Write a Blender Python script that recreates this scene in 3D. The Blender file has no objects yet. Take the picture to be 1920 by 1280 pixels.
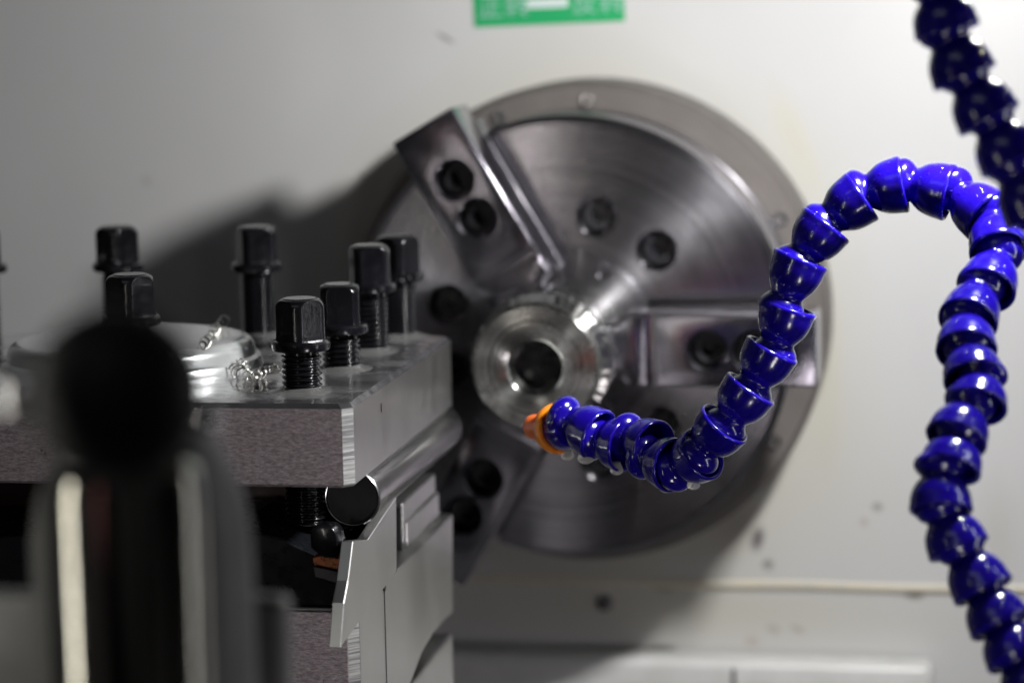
import bpy, bmesh, math, random
from mathutils import Vector, Matrix, Euler, noise
random.seed(7)
R = math.radians
PI = math.pi
SC = bpy.context.scene
COL = SC.collection

# ------------------------------------------------------------------ camera
FPX = 5000.0
CAM_R = (Matrix.Rotation(R(10.24), 3, 'Z') @ Matrix.Rotation(R(90 - 7.82), 3, 'X')
         @ Matrix.Rotation(-0.02, 3, 'Z'))
cam = bpy.data.cameras.new('camera')
cam.lens = FPX / 1920 * 36
cam.sensor_width = 36
cam.clip_start = 0.01
cam.clip_end = 20
cam.dof.use_dof = True
cam.dof.focus_distance = 0.796
cam.dof.aperture_fstop = 7.5
camo = bpy.data.objects.new('camera', cam)
camo.rotation_euler = CAM_R.to_euler()
COL.objects.link(camo)
SC.camera = camo


def ray(px, py):
    return CAM_R @ Vector(((px - 960) / FPX, (640 - py) / FPX, -1))


def atD(px, py, d):
    return ray(px, py) * d


def atX(px, py, X):
    r = ray(px, py)
    return r * (X / r.x)


def atY(px, py, Y):
    r = ray(px, py)
    return r * (Y / r.y)


def atZ(px, py, Z):
    r = ray(px, py)
    return r * (Z / r.z)


def proj(p):
    c = CAM_R.transposed() @ Vector(p)
    return (960 + FPX * c.x / -c.z, 640 - FPX * c.y / -c.z, -c.z)


# key reference planes of the machine, spindle axis along +Y
CH = atD(1065, 635, 0.986)          # centre of the chuck face
CX, CY, CZ = CH
WALL_Y = CY + 0.080

# ------------------------------------------------------------------ world, lamps, exposure
world = bpy.data.worlds.new('World')
SC.world = world
world.use_nodes = True
nt = world.node_tree
bg = nt.nodes['Background']
tc = nt.nodes.new('ShaderNodeTexCoord')
nz = nt.nodes.new('ShaderNodeTexNoise')
nz.inputs['Scale'].default_value = 2.3
nz.inputs['Detail'].default_value = 2
rp = nt.nodes.new('ShaderNodeValToRGB')
rp.color_ramp.elements[0].position = 0.42
rp.color_ramp.elements[0].color = (0.010, 0.010, 0.011, 1)
rp.color_ramp.elements[1].position = 0.70
rp.color_ramp.elements[1].color = (0.30, 0.30, 0.32, 1)
nt.links.new(tc.outputs['Generated'], nz.inputs['Vector'])
nt.links.new(nz.outputs['Fac'], rp.inputs['Fac'])
nt.links.new(rp.outputs['Color'], bg.inputs['Color'])
bg.inputs['Strength'].default_value = 0.16


def lamp(name, loc, target, sx, sy, power, color, shape='RECTANGLE'):
    l = bpy.data.lights.new(name, 'AREA')
    l.shape = shape
    l.size = sx
    l.size_y = sy
    l.energy = power
    l.color = color
    o = bpy.data.objects.new(name, l)
    o.location = loc
    o.rotation_euler = (Vector(target) - Vector(loc)).to_track_quat('-Z', 'Y').to_euler()
    COL.objects.link(o)
    return o


foot = atY(2010, -262, WALL_Y)
KEY = Vector((foot.x, WALL_Y - 0.285, foot.z))
lamp('work_lamp', KEY, (CX - 0.05, CY - 0.02, CZ), 0.028, 0.030, 1.72, (1.0, 0.99, 0.98), 'ELLIPSE')
# added fill lamps, none of them seen; the first stands for weak room light
lamp('room_light', (-0.5, -0.3, 0.9), (CX - 0.1, 0.9, CZ), 0.9, 0.35, 0.55, (0.93, 0.96, 1.0))  # added weak fill for the room, from front above
lamp('strip_light', (0.20, 0.70, -0.10), (-0.15, 0.76, -0.17), 0.014, 0.30, 0.17, (0.97, 0.98, 1.0))  # added strip standing in for the lit enclosure on the right
lamp('left_strip', (-0.27, 0.41, -0.09), (-0.10, 0.50, -0.12), 0.007, 0.15, 0.095, (1.0, 0.98, 0.90))  # added only to draw the pale stripe on the sleeve
lamp('front_bounce', (0.09, 0.40, -0.34), (-0.22, 0.76, -0.20), 0.08, 0.08, 0.155, (1.0, 0.93, 0.96)).data.spread = R(110)  # added lamp to brighten the tool post's front face
lamp('red_indicator', (-0.42, -0.32, 0.0), (-0.10, 0.7, -0.12), 0.02, 0.34, 0.034, (1.0, 0.42, 0.46))  # added red glow for the pink glints, source unknown

SC.view_settings.view_transform = 'Standard'
SC.view_settings.look = 'None'
SC.view_settings.exposure = 0.0
SC.view_settings.gamma = 1.0
SC.cycles.use_denoising = True
SC.cycles.max_bounces = 8
SC.cycles.sample_clamp_indirect = 6
SC.cycles.caustics_reflective = False
SC.cycles.caustics_refractive = False


# ------------------------------------------------------------------ materials
def newmat(name):
    m = bpy.data.materials.new(name)
    m.use_nodes = True
    return m, m.node_tree.nodes, m.node_tree.links, m.node_tree.nodes['Principled BSDF']


def tex(N, L, kind, scale, stretch=(1, 1, 1), coord='Object', detail=4, rough=0.55):
    t = N.new('ShaderNodeTexCoord')
    mp = N.new('ShaderNodeMapping')
    mp.inputs['Scale'].default_value = stretch
    L.new(t.outputs[coord], mp.inputs['Vector'])
    if kind == 'noise':
        n = N.new('ShaderNodeTexNoise')
        n.inputs['Detail'].default_value = detail
        n.inputs['Roughness'].default_value = rough
    elif kind == 'voronoi':
        n = N.new('ShaderNodeTexVoronoi')
    n.inputs['Scale'].default_value = scale
    L.new(mp.outputs['Vector'], n.inputs['Vector'])
    return n


def ramp(N, L, src, a, b, ca, cb):
    r = N.new('ShaderNodeValToRGB')
    r.color_ramp.elements[0].position = a
    r.color_ramp.elements[1].position = b
    r.color_ramp.elements[0].color = (*ca, 1)
    r.color_ramp.elements[1].color = (*cb, 1)
    L.new(src, r.inputs['Fac'])
    return r


def mrange(N, L, src, a, b, c, d):
    r = N.new('ShaderNodeMapRange')
    for i, v in enumerate((a, b, c, d)):
        r.inputs[i + 1].default_value = v
    L.new(src, r.inputs[0])
    return r.outputs[0]


def bump(N, L, P, src, strength, dist):
    b = N.new('ShaderNodeBump')
    b.inputs['Strength'].default_value = strength
    b.inputs['Distance'].default_value = dist
    L.new(src, b.inputs['Height'])
    L.new(b.outputs['Normal'], P.inputs['Normal'])
    return b


def metal(name, ca, cb, ro, rvar=0.08, scale=60, stretch=(1, 1, 1), bs=0.0, bscale=900, bstretch=(1, 1, 1),
          aniso=0.0, axis=None, metallic=1.0, bd=0.0004, coat=0.0):
    m, N, L, P = newmat(name)
    n = tex(N, L, 'noise', scale, stretch)
    r = ramp(N, L, n.outputs['Fac'], 0.3, 0.7, ca, cb)
    L.new(r.outputs['Color'], P.inputs['Base Color'])
    P.inputs['Metallic'].default_value = metallic
    n2 = tex(N, L, 'noise', scale * 2.7, stretch, detail=6)
    L.new(mrange(N, L, n2.outputs['Fac'], 0.3, 0.7, max(0.02, ro - rvar), ro + rvar), P.inputs['Roughness'])
    if bs > 0:
        n3 = tex(N, L, 'noise', bscale, bstretch, detail=5, rough=0.65)
        bump(N, L, P, n3.outputs['Fac'], bs, bd)
    if aniso > 0:
        P.inputs['Anisotropic'].default_value = aniso
        t = N.new('ShaderNodeTangent')
        t.direction_type = 'RADIAL'
        t.axis = axis or 'Y'
        L.new(t.outputs['Tangent'], P.inputs['Tangent'])
        P.inputs['Anisotropic Rotation'].default_value = 0.25
    if coat:
        P.inputs['Coat Weight'].default_value = coat
        P.inputs['Coat Roughness'].default_value = 0.06
    return m


def plastic(name, col, ro=0.25, sss=0.0, coat=0.0, metallic=0.0, var=None, bs=0, bscale=400, spec=0.5):
    m, N, L, P = newmat(name)
    if var:
        n = tex(N, L, 'noise', 90)
        r = ramp(N, L, n.outputs['Fac'], 0.35, 0.65, col, var)
        L.new(r.outputs['Color'], P.inputs['Base Color'])
    else:
        P.inputs['Base Color'].default_value = (*col, 1)
    n2 = tex(N, L, 'noise', 300, detail=5)
    L.new(mrange(N, L, n2.outputs['Fac'], 0.3, 0.7, ro * 0.7, ro * 1.35), P.inputs['Roughness'])
    P.inputs['Metallic'].default_value = metallic
    P.inputs['Specular IOR Level'].default_value = spec
    if sss:
        P.inputs['Subsurface Weight'].default_value = sss
        P.inputs['Subsurface Radius'].default_value = (0.3, 0.25, 1.0)
        P.inputs['Subsurface Scale'].default_value = 0.004
    if coat:
        P.inputs['Coat Weight'].default_value = coat
        P.inputs['Coat Roughness'].default_value = 0.05
    if bs:
        n3 = tex(N, L, 'noise', bscale, detail=5)
        bump(N, L, P, n3.outputs['Fac'], bs, 0.0003)
    return m


M = {}
M['turned'] = metal('turned_steel', (0.32, 0.31, 0.335), (0.42, 0.41, 0.435), 0.235, 0.02, 30, aniso=0.85)
M['turned_work'] = metal('turned_workpiece', (0.42, 0.42, 0.40), (0.55, 0.55, 0.53), 0.24, 0.05, 60, aniso=0.85)
M['ground'] = metal('ground_jaw_steel', (0.25, 0.24, 0.275), (0.33, 0.32, 0.355), 0.20, 0.04, 45, bs=0.12, bscale=1200,
                    bstretch=(1, 1, 1))
M['bright'] = metal('bright_steel', (0.62, 0.62, 0.63), (0.72, 0.72, 0.73), 0.22, 0.05, 60)
M['dark_metal'] = metal('dark_metal', (0.10, 0.10, 0.11), (0.16, 0.155, 0.16), 0.35, 0.08, 80)
M['backplate'] = metal('grey_cast_backplate', (0.135, 0.122, 0.113), (0.165, 0.15, 0.14), 0.55, 0.08, 50, metallic=0.35)
M['hole'] = plastic('black_recess', (0.008, 0.008, 0.009), 0.5)  # near-black colour stands for the shade inside holes and hollows
M['blacksteel'] = plastic('black_oxide_steel', (0.003, 0.003, 0.004), 0.2, coat=0.25, var=(0.006, 0.006, 0.008), bs=0.2, bscale=500, spec=0.3)
M['screwblack'] = plastic('black_socket_steel', (0.02, 0.02, 0.024), 0.25, coat=0.4)
M['blackholder'] = plastic('black_toolholder_steel', (0.006, 0.007, 0.009), 0.3, coat=0.1, bs=0.3, bscale=120, spec=0.3)
M['silver'] = metal('ground_side_steel', (0.50, 0.50, 0.49), (0.56, 0.56, 0.55), 0.33, 0.03, 22, (1, 1, 0.3), bs=0.05,
                    bscale=700, bstretch=(1, 1, 0.08))
M['silver_smooth'] = metal('polished_round_steel', (0.52, 0.52, 0.52), (0.55, 0.55, 0.55), 0.25, 0.015, 40)
M['copper'] = metal('copper_coloured_insert', (0.55, 0.20, 0.10), (0.65, 0.27, 0.15), 0.3, 0.08, 300)
M['redpaint'] = plastic('red_paint', (0.05, 0.004, 0.005), 0.35, coat=0.2, var=(0.025, 0.003, 0.004))
M['grey_cast'] = metal('grey_painted_casting', (0.10, 0.10, 0.098), (0.13, 0.13, 0.125), 0.5, 0.08, 30, metallic=0.2)
M['darkknob'] = plastic('black_knob', (0.006, 0.005, 0.005), 0.6)
M['sleeve'] = metal('polished_sleeve', (0.24, 0.23, 0.20), (0.27, 0.26, 0.23), 0.13, 0.02, 40)
M['pinwhite'] = metal('chrome_pin', (0.85, 0.85, 0.85), (0.88, 0.88, 0.88), 0.045, 0.01, 50)
M['blue'] = plastic('blue_plastic', (0.016, 0.004, 0.42), 0.17, sss=0.35, coat=0.35, bs=0.10, bscale=260)
M['orange'] = plastic('orange_plastic', (1.0, 0.20, 0.03), 0.35, sss=0.6)
M['orange_ring'] = plastic('amber_ring_plastic', (1.0, 0.30, 0.02), 0.3, sss=0.6)
M['green'] = plastic('green_label', (0.012, 0.36, 0.12), 0.4)
M['white'] = plastic('white_print', (0.62, 0.70, 0.70), 0.4)
M['pale'] = plastic('pale_print', (0.30, 0.52, 0.45), 0.4)
M['seam'] = plastic('yellowed_sealant', (0.66, 0.60, 0.47), 0.5, var=(0.60, 0.57, 0.48), bs=0.3, bscale=60)
M['ledge'] = plastic('white_ledge', (0.66, 0.66, 0.65), 0.35, var=(0.60, 0.60, 0.58))
M['swarf'] = metal('swarf_steel', (0.38, 0.38, 0.35), (0.55, 0.55, 0.50), 0.24, 0.05, 200)
M['engrave'] = plastic('stamped_mark', (0.03, 0.03, 0.03), 0.5)



def add_rings(mat, freq, strength):
    N, L = mat.node_tree.nodes, mat.node_tree.links
    P = N['Principled BSDF']
    t = N.new('ShaderNodeTexCoord')
    v = N.new('ShaderNodeVectorMath'); v.operation = 'MULTIPLY'; v.inputs[1].default_value = (1, 0, 1)
    L.new(t.outputs['Object'], v.inputs[0])
    ln = N.new('ShaderNodeVectorMath'); ln.operation = 'LENGTH'
    L.new(v.outputs['Vector'], ln.inputs[0])
    n = N.new('ShaderNodeTexNoise'); n.noise_dimensions = '1D'
    n.inputs['Scale'].default_value = freq; n.inputs['Detail'].default_value = 3
    L.new(ln.outputs['Value'], n.inputs['W'])
    bump(N, L, P, n.outputs['Fac'], strength, 0.0003)
    old = P.inputs['Base Color'].links[0].from_socket
    mx = N.new('ShaderNodeMix'); mx.data_type = 'RGBA'; mx.blend_type = 'MULTIPLY'; mx.inputs[0].default_value = 1
    r = ramp(N, L, n.outputs['Fac'], 0.3, 0.7, (0.72, 0.72, 0.73), (1, 1, 1))
    L.new(old, mx.inputs[6]); L.new(r.outputs['Color'], mx.inputs[7])
    L.new(mx.outputs[2], P.inputs['Base Color'])


add_rings(M['turned'], 420, 0.25)
add_rings(M['turned_work'], 900, 0.3)
N, L = M['blue'].node_tree.nodes, M['blue'].node_tree.links
P = N['Principled BSDF']
oi = N.new('ShaderNodeObjectInfo')
bn = tex(N, L, 'noise', 160, detail=5)
ad = N.new('ShaderNodeMath'); ad.operation = 'MULTIPLY_ADD'; ad.inputs[1].default_value = 0.5
L.new(oi.outputs['Random'], ad.inputs[0]); L.new(bn.outputs['Fac'], ad.inputs[2])
r = ramp(N, L, ad.outputs[0], 0.3, 1.1, (0.005, 0.0015, 0.155), (0.010, 0.0025, 0.27))
L.new(r.outputs['Color'], P.inputs['Base Color'])
vo = tex(N, L, 'voronoi', 620)
dr = mrange(N, L, vo.outputs['Distance'], 0.12, 0.32, 1, 0)
dn = tex(N, L, 'noise', 190, detail=2)
dm = mrange(N, L, dn.outputs['Fac'], 0.50, 0.58, 0, 1)
mm = N.new('ShaderNodeMath'); mm.operation = 'MULTIPLY'
L.new(dr, mm.inputs[0]); L.new(dm, mm.inputs[1])
bump(N, L, P, mm.outputs[0], 0.9, 0.00025)
P.inputs['Subsurface Weight'].default_value = 0.3

# milky coolant drop
m, N, L, P = newmat('milky_coolant')
P.inputs['Base Color'].default_value = (0.85, 0.84, 0.80, 1)
P.inputs['Roughness'].default_value = 0.04
P.inputs['Transmission Weight'].default_value = 0.6
P.inputs['IOR'].default_value = 1.33
M['drop'] = m
m, N, L, P = newmat('clear_coolant')
P.inputs['Base Color'].default_value = (0.95, 0.95, 0.94, 1)
P.inputs['Roughness'].default_value = 0.03
P.inputs['Transmission Weight'].default_value = 0.9
P.inputs['IOR'].default_value = 1.33
M['water'] = m

# rough tool post front, reflected pink in its colour: horizontal grinding grain, pitted
m, N, L, P = newmat('rough_milled_steel')
n = tex(N, L, 'noise', 1700, (0.35, 1, 1), detail=5, rough=0.7)
r = ramp(N, L, n.outputs['Fac'], 0.30, 0.72, (0.25, 0.20, 0.215), (0.74, 0.67, 0.69))
pit = tex(N, L, 'noise', 300, (1, 1, 0.7), detail=3)
rr = ramp(N, L, pit.outputs['Fac'], 0.24, 0.30, (0.25, 0.2, 0.2), (1, 1, 1))
mx = N.new('ShaderNodeMix'); mx.data_type = 'RGBA'; mx.blend_type = 'MULTIPLY'
mx.inputs[0].default_value = 1
L.new(r.outputs['Color'], mx.inputs[6]); L.new(rr.outputs['Color'], mx.inputs[7])
L.new(mx.outputs[2], P.inputs['Base Color'])
P.inputs['Metallic'].default_value = 0.75
P.inputs['Roughness'].default_value = 0.48
n3 = tex(N, L, 'noise', 900, (0.3, 1, 1), detail=6, rough=0.75)
bump(N, L, P, n3.outputs['Fac'], 0.55, 0.0006)
M['roughfront'] = m

# corner chamfer with milling lines
m, N, L, P = newmat('hatched_milled_chamfer')
n = tex(N, L, 'noise', 1500, (0.02, 0.02, 1), detail=3, rough=0.7)
r = ramp(N, L, n.outputs['Fac'], 0.38, 0.58, (0.25, 0.25, 0.25), (0.75, 0.75, 0.73))
L.new(r.outputs['Color'], P.inputs['Base Color'])
P.inputs['Metallic'].default_value = 0.8
P.inputs['Roughness'].default_value = 0.38
bump(N, L, P, n.outputs['Fac'], 0.4, 0.0003)
M['hatched'] = m

# wet top of the tool post
m, N, L, P = newmat('wet_ground_top')
n = tex(N, L, 'noise', 55, (0.35, 1, 1), detail=4)
r = ramp(N, L, n.outputs['Fac'], 0.35, 0.65, (0.36, 0.35, 0.37), (0.60, 0.60, 0.61))
L.new(r.outputs['Color'], P.inputs['Base Color'])
P.inputs['Metallic'].default_value = 0.85
n2 = tex(N, L, 'noise', 75, (0.5, 1, 1), detail=5)
L.new(mrange(N, L, n2.outputs['Fac'], 0.4, 0.62, 0.06, 0.34), P.inputs['Roughness'])
n3 = tex(N, L, 'noise', 95, (0.6, 1, 1), detail=3)
bump(N, L, P, n3.outputs['Fac'], 0.55, 0.0012)
P.inputs['Coat Weight'].default_value = 0.6
P.inputs['Coat Roughness'].default_value = 0.03
M['wettop'] = m

m, N, L, P = newmat('satin_cap')
n = tex(N, L, 'noise', 35, detail=4)
r = ramp(N, L, n.outputs['Fac'], 0.35, 0.65, (0.50, 0.52, 0.52), (0.64, 0.66, 0.66))
L.new(r.outputs['Color'], P.inputs['Base Color'])
P.inputs['Metallic'].default_value = 0.55
P.inputs['Roughness'].default_value = 0.27
n3 = tex(N, L, 'noise', 60, detail=3)
bump(N, L, P, n3.outputs['Fac'], 0.25, 0.001)
P.inputs['Coat Weight'].default_value = 0.5
P.inputs['Coat Roughness'].default_value = 0.08
M['cap'] = m

# painted panel with coolant stains
m, N, L, P = newmat('cream_panel_paint')
n = tex(N, L, 'noise', 5, detail=5)
r = ramp(N, L, n.outputs['Fac'], 0.3, 0.7, (0.53, 0.53, 0.53), (0.59, 0.59, 0.585))
cur = r.outputs['Color']
geo = N.new('ShaderNodeNewGeometry')


def spot(px, py, rx, rz, ang, col, amt, soft=0.6, warp=0.5):
    """a stain that lies on the panel at a fixed place"""
    global cur
    c = atY(px, py, WALL_Y)
    mp = N.new('ShaderNodeMapping')
    mp.vector_type = 'TEXTURE'
    mp.inputs['Location'].default_value = c
    mp.inputs['Rotation'].default_value = (0, R(ang), 0)
    mp.inputs['Scale'].default_value = (rx, 1, rz)
    L.new(geo.outputs['Position'], mp.inputs['Vector'])
    nn = N.new('ShaderNodeTexNoise')
    nn.inputs['Scale'].default_value = 1.6
    nn.inputs['Detail'].default_value = 4
    L.new(mp.outputs['Vector'], nn.inputs['Vector'])
    ln = N.new('ShaderNodeVectorMath'); ln.operation = 'LENGTH'
    L.new(mp.outputs['Vector'], ln.inputs[0])
    ad = N.new('ShaderNodeMath'); ad.operation = 'MULTIPLY_ADD'
    L.new(nn.outputs['Fac'], ad.inputs[0]); ad.inputs[1].default_value = warp
    L.new(ln.outputs['Value'], ad.inputs[2])
    f = mrange(N, L, ad.outputs[0], 1 - soft + warp / 2, 1 + warp / 2, amt, 0)
    mx = N.new('ShaderNodeMix'); mx.data_type = 'RGBA'
    L.new(f, mx.inputs[0]); L.new(cur, mx.inputs[6]); mx.inputs[7].default_value = (*col, 1)
    cur = mx.outputs[2]


spot(1110, 600, 0.125, 0.125, 0, (0.50, 0.48, 0.38), 0.55, 0.35, 0.3)
spot(1130, 900, 0.15, 0.06, 0, (0.50, 0.48, 0.38), 0.5, 0.8, 0.5)
spot(1250, 1150, 0.16, 0.02, 0, (0.52, 0.49, 0.38), 0.45, 0.8, 0.6)
spot(835, 72, 0.0055, 0.0012, 30, (0.20, 0.19, 0.18), 0.8)
spot(1420, 1010, 0.0035, 0.0065, 15, (0.10, 0.09, 0.10), 0.9)
spot(1440, 1058, 0.0030, 0.0030, 0, (0.16, 0.14, 0.13), 0.7)
spot(1645, 950, 0.0028, 0.0022, 0, (0.18, 0.17, 0.17), 0.7)
spot(1620, 978, 0.0022, 0.0022, 0, (0.35, 0.30, 0.26), 0.6)
spot(680, 330, 0.0022, 0.0022, 0, (0.30, 0.29, 0.28), 0.5)
spot(1385, 985, 0.010, 0.016, 20, (0.30, 0.27, 0.24), 0.5, 0.9, 0.9)
spot(1340, 990, 0.02, 0.02, 0, (0.38, 0.35, 0.29), 0.4, 0.9, 0.9)
spot(1245, 1100, 0.006, 0.003, 0, (0.28, 0.25, 0.18), 0.7)
spot(1715, 1116, 0.005, 0.0022, 0, (0.16, 0.15, 0.12), 0.9)
spot(1450, 1180, 0.004, 0.0025, 20, (0.33, 0.30, 0.27), 0.5)
spot(1495, 1180, 0.004, 0.0018, 20, (0.33, 0.30, 0.27), 0.6)
spot(1410, 1203, 0.004, 0.003, 0, (0.40, 0.33, 0.29), 0.5)
spot(1235, 1222, 0.009, 0.0035, -10, (0.10, 0.10, 0.09), 0.9)
spot(1490, 260, 0.008, 0.03, -20, (0.52, 0.50, 0.40), 0.6, 0.9)
spot(1545, 700, 0.010, 0.05, 0, (0.50, 0.48, 0.38), 0.5, 0.9)
spot(275, 340, 0.003, 0.003, 0, (0.40, 0.39, 0.38), 0.5)
spot(1870, 1010, 0.01, 0.03, 0, (0.45, 0.43, 0.37), 0.4, 0.9)
L.new(cur, P.inputs['Base Color'])
P.inputs['Roughness'].default_value = 0.42
M['panel'] = m


# ------------------------------------------------------------------ helpers
def link(name, bm, mat, parent=None, smooth=True, ang=32, fix=True):
    me = bpy.data.meshes.new(name)
    if fix:
        bmesh.ops.recalc_face_normals(bm, faces=bm.faces)
    bm.to_mesh(me)
    bm.free()
    for mm in (mat if isinstance(mat, (list, tuple)) else [mat]):
        me.materials.append(mm)
    if smooth:
        me.polygons.foreach_set('use_smooth', [True] * len(me.polygons))
        me.set_sharp_from_angle(angle=R(ang))
    o = bpy.data.objects.new(name, me)
    COL.objects.link(o)
    if parent:
        o.parent = parent
    return o


def thing(name, loc, label, cat, group=None, rot=(0, 0, 0)):
    o = bpy.data.objects.new(name, None)
    o.empty_display_size = 0.01
    o.location = loc
    o.rotation_euler = rot
    COL.objects.link(o)
    return tag(o, label, cat, group)


def tag(o, label, cat, group=None):
    o['label'] = label
    o['category'] = cat
    if group:
        o['group'] = group
    return o


def wparent(o, p):
    """parent keeping world coordinates of mesh built in world space"""
    bpy.context.view_layer.update()
    o.parent = p
    o.matrix_parent_inverse = Matrix.LocRotScale(p.location, p.rotation_euler, None).inverted()
    return o


def lathe(prof, seg=64, axis='Z', closed=False, bm=None, off=Vector((0, 0, 0)), mi=0):
    """prof: (r, h) pairs revolved about axis"""
    bm = bm or bmesh.new()
    rings = []
    for r, h in prof:
        if r < 1e-7:
            p = (0, 0, h) if axis == 'Z' else (0, h, 0)
            rings.append([bm.verts.new(Vector(p) + off)])
            continue
        ring = []
        for i in range(seg):
            a = 2 * PI * i / seg
            if axis == 'Z':
                p = (r * math.cos(a), r * math.sin(a), h)
            else:
                p = (r * math.cos(a), h, r * math.sin(a))
            ring.append(bm.verts.new(Vector(p) + off))
        rings.append(ring)
    pairs = list(zip(rings[:-1], rings[1:]))
    if closed:
        pairs.append((rings[-1], rings[0]))
    for a, b in pairs:
        for i in range(seg):
            j = (i + 1) % seg
            if len(a) == 1 and len(b) == 1:
                continue
            if len(a) == 1:
                f = bm.faces.new((a[0], b[i], b[j]))
            elif len(b) == 1:
                f = bm.faces.new((a[i], b[0], a[j]))
            else:
                f = bm.faces.new((a[i], b[i], b[j], a[j]))
            f.material_index = mi
    return bm


def prism(pts, vec, bm=None, mi=0, bev=0.0, seg=2):
    """closed polygon (3-D points) extruded by vec; optional bevel"""
    own = bmesh.new()
    a = [own.verts.new(p) for p in pts]
    b = [own.verts.new(Vector(p) + Vector(vec)) for p in pts]
    own.faces.new(a)
    own.faces.new(list(reversed(b)))
    n = len(pts)
    for i in range(n):
        j = (i + 1) % n
        own.faces.new((a[i], b[i], b[j], a[j]))
    bmesh.ops.recalc_face_normals(own, faces=own.faces)
    if bev:
        es = [e for e in own.edges if e.calc_face_angle(0) > R(25)]
        bmesh.ops.bevel(own, geom=es, offset=bev, segments=seg, affect='EDGES', profile=0.5, clamp_overlap=True)
    for f in own.faces:
        f.material_index = mi
    if bm is None:
        return own
    me = bpy.data.meshes.new('tmp')
    own.to_mesh(me)
    own.free()
    bm.from_mesh(me)
    bpy.data.meshes.remove(me)
    return bm


def box(x0, x1, y0, y1, z0, z1, bev=0.0, bm=None, mi=0, seg=2):
    return prism([(x0, y0, z0), (x1, y0, z0), (x1, y0, z1), (x0, y0, z1)], (0, y1 - y0, 0), bm, mi, bev, seg)


def tube(pts, rad, seg=8, bm=None, flat=1.0):
    bm = bm or bmesh.new()
    prev = None
    up = Vector((0.3, 0.2, 1)).normalized()
    rings = []
    n = len(pts)
    for i, p in enumerate(pts):
        d = (pts[min(i + 1, n - 1)] - pts[max(i - 1, 0)]).normalized()
        s = d.cross(up)
        if s.length < 1e-5:
            s = d.orthogonal()
        s.normalize()
        up = s.cross(d).normalized()
        rr = rad[i] if isinstance(rad, (list, tuple)) else rad
        ring = [bm.verts.new(p + (s * math.cos(2 * PI * k / seg) + up * math.sin(2 * PI * k / seg) * flat) * rr)
                for k in range(seg)]
        rings.append(ring)
    for a, b in zip(rings[:-1], rings[1:]):
        for k in range(seg):
            j = (k + 1) % seg
            bm.faces.new((a[k], a[j], b[j], b[k]))
    bm.faces.new(rings[0][::-1])
    bm.faces.new(rings[-1])
    return bm


def boolean_cut(o, cutters):
    """subtract the cutter meshes, bake the result"""
    for c in cutters:
        md = o.modifiers.new('cut', 'BOOLEAN')
        md.operation = 'DIFFERENCE'
        md.solver = 'EXACT'
        md.object = c
    dg = bpy.context.evaluated_depsgraph_get()
    dg.update()
    me = bpy.data.meshes.new_from_object(o.evaluated_get(dg))
    o.modifiers.clear()
    old = o.data
    o.data = me
    bpy.data.meshes.remove(old)
    me.polygons.foreach_set('use_smooth', [True] * len(me.polygons))
    me.set_sharp_from_angle(angle=R(30))
    for c in cutters:
        cm = c.data
        bpy.data.objects.remove(c)
        bpy.data.meshes.remove(cm)


def catmull(P, n):
    out = []
    for i in range(len(P) - 1):
        p0 = P[max(i - 1, 0)]; p1 = P[i]; p2 = P[i + 1]; p3 = P[min(i + 2, len(P) - 1)]
        for k in range(n):
            t = k / n
            out.append(0.5 * ((2 * p1) + (p2 - p0) * t + (2 * p0 - 5 * p1 + 4 * p2 - p3) * t * t
                              + (3 * p1 - p0 - 3 * p2 + p3) * t ** 3))
    out.append(P[-1])
    return out


# ------------------------------------------------------------------ headstock panel
pw = thing('headstock_panel', (CX, WALL_Y, CZ),
           'cream painted metal wall panel behind the big round chuck, stained with coolant', 'machine panel')
seamz = atY(1300, 1093, WALL_Y).z
bm = box(CX - 0.9, CX + 0.9, WALL_Y, WALL_Y + 0.02, seamz, CZ + 0.8)
wparent(link('upper_sheet', bm, M['panel'], smooth=False), pw)
bm = box(CX - 0.9, CX + 0.9, WALL_Y + 0.001, WALL_Y + 0.02, seamz - 0.4, seamz - 0.0005)
wparent(link('lower_sheet', bm, M['panel'], smooth=False), pw)
pts = [Vector((CX - 0.9 + 1.8 * i / 150, WALL_Y + 0.0008, seamz + 0.0008 * noise.noise(Vector((i * 0.3, 0, 0)))))
       for i in range(151)]
wparent(link('sealant_bead', tube(pts, 0.0019, 8), M['seam']), pw)
c = atY(1133, 1130, WALL_Y)
bm = lathe([(0, -0.0022), (0.0012, -0.002), (0.0028, -0.0012), (0.0034, 0.0012)], 20, 'Y', off=Vector((c.x, WALL_Y, c.z)))
wparent(link('screw', bm, M['dark_metal']), pw)

# white ledge low on the panel
lz = atY(1300, 1217, WALL_Y).z
lx1 = atY(1752, 1225, WALL_Y).x
bm = box(CX - 0.7, lx1, WALL_Y - 0.016, WALL_Y + 0.0006, lz - 0.030, lz, 0.004, seg=4)
led = thing('panel_ledge', (CX, WALL_Y, lz - 0.03), 'white rounded ledge along the bottom of the cream panel', 'ledge')
wparent(link('ledge_body', bm, M['ledge']), led)
c = atY(1375, 1262, WALL_Y - 0.016)
bm = box(c.x - 0.0006, c.x + 0.0008, WALL_Y - 0.0164, WALL_Y - 0.0158, c.z - 0.006, c.z + 0.002)
wparent(link('scuff', bm, M['dark_metal'], smooth=False), led)

# green label with the words for forward and reverse
sbl = atY(890, 52, WALL_Y); sbr = atY(1172, 40, WALL_Y)
sw = (sbr - sbl).length; sang = math.atan2(sbr.z - sbl.z, sbr.x - sbl.x)
sg = thing('direction_label', sbl, 'green sticker with white Chinese characters and a white bar, above the chuck', 'sticker')
sg.rotation_euler = (0, -sang, 0)
sh = 0.031
link('label_plate', prism([(0, -0.0004, 0), (sw, -0.0004, 0), (sw, -0.0004, sh), (0, -0.0004, sh)], (0, 0.0008, 0)),
     M['green'], sg, smooth=False)


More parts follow.
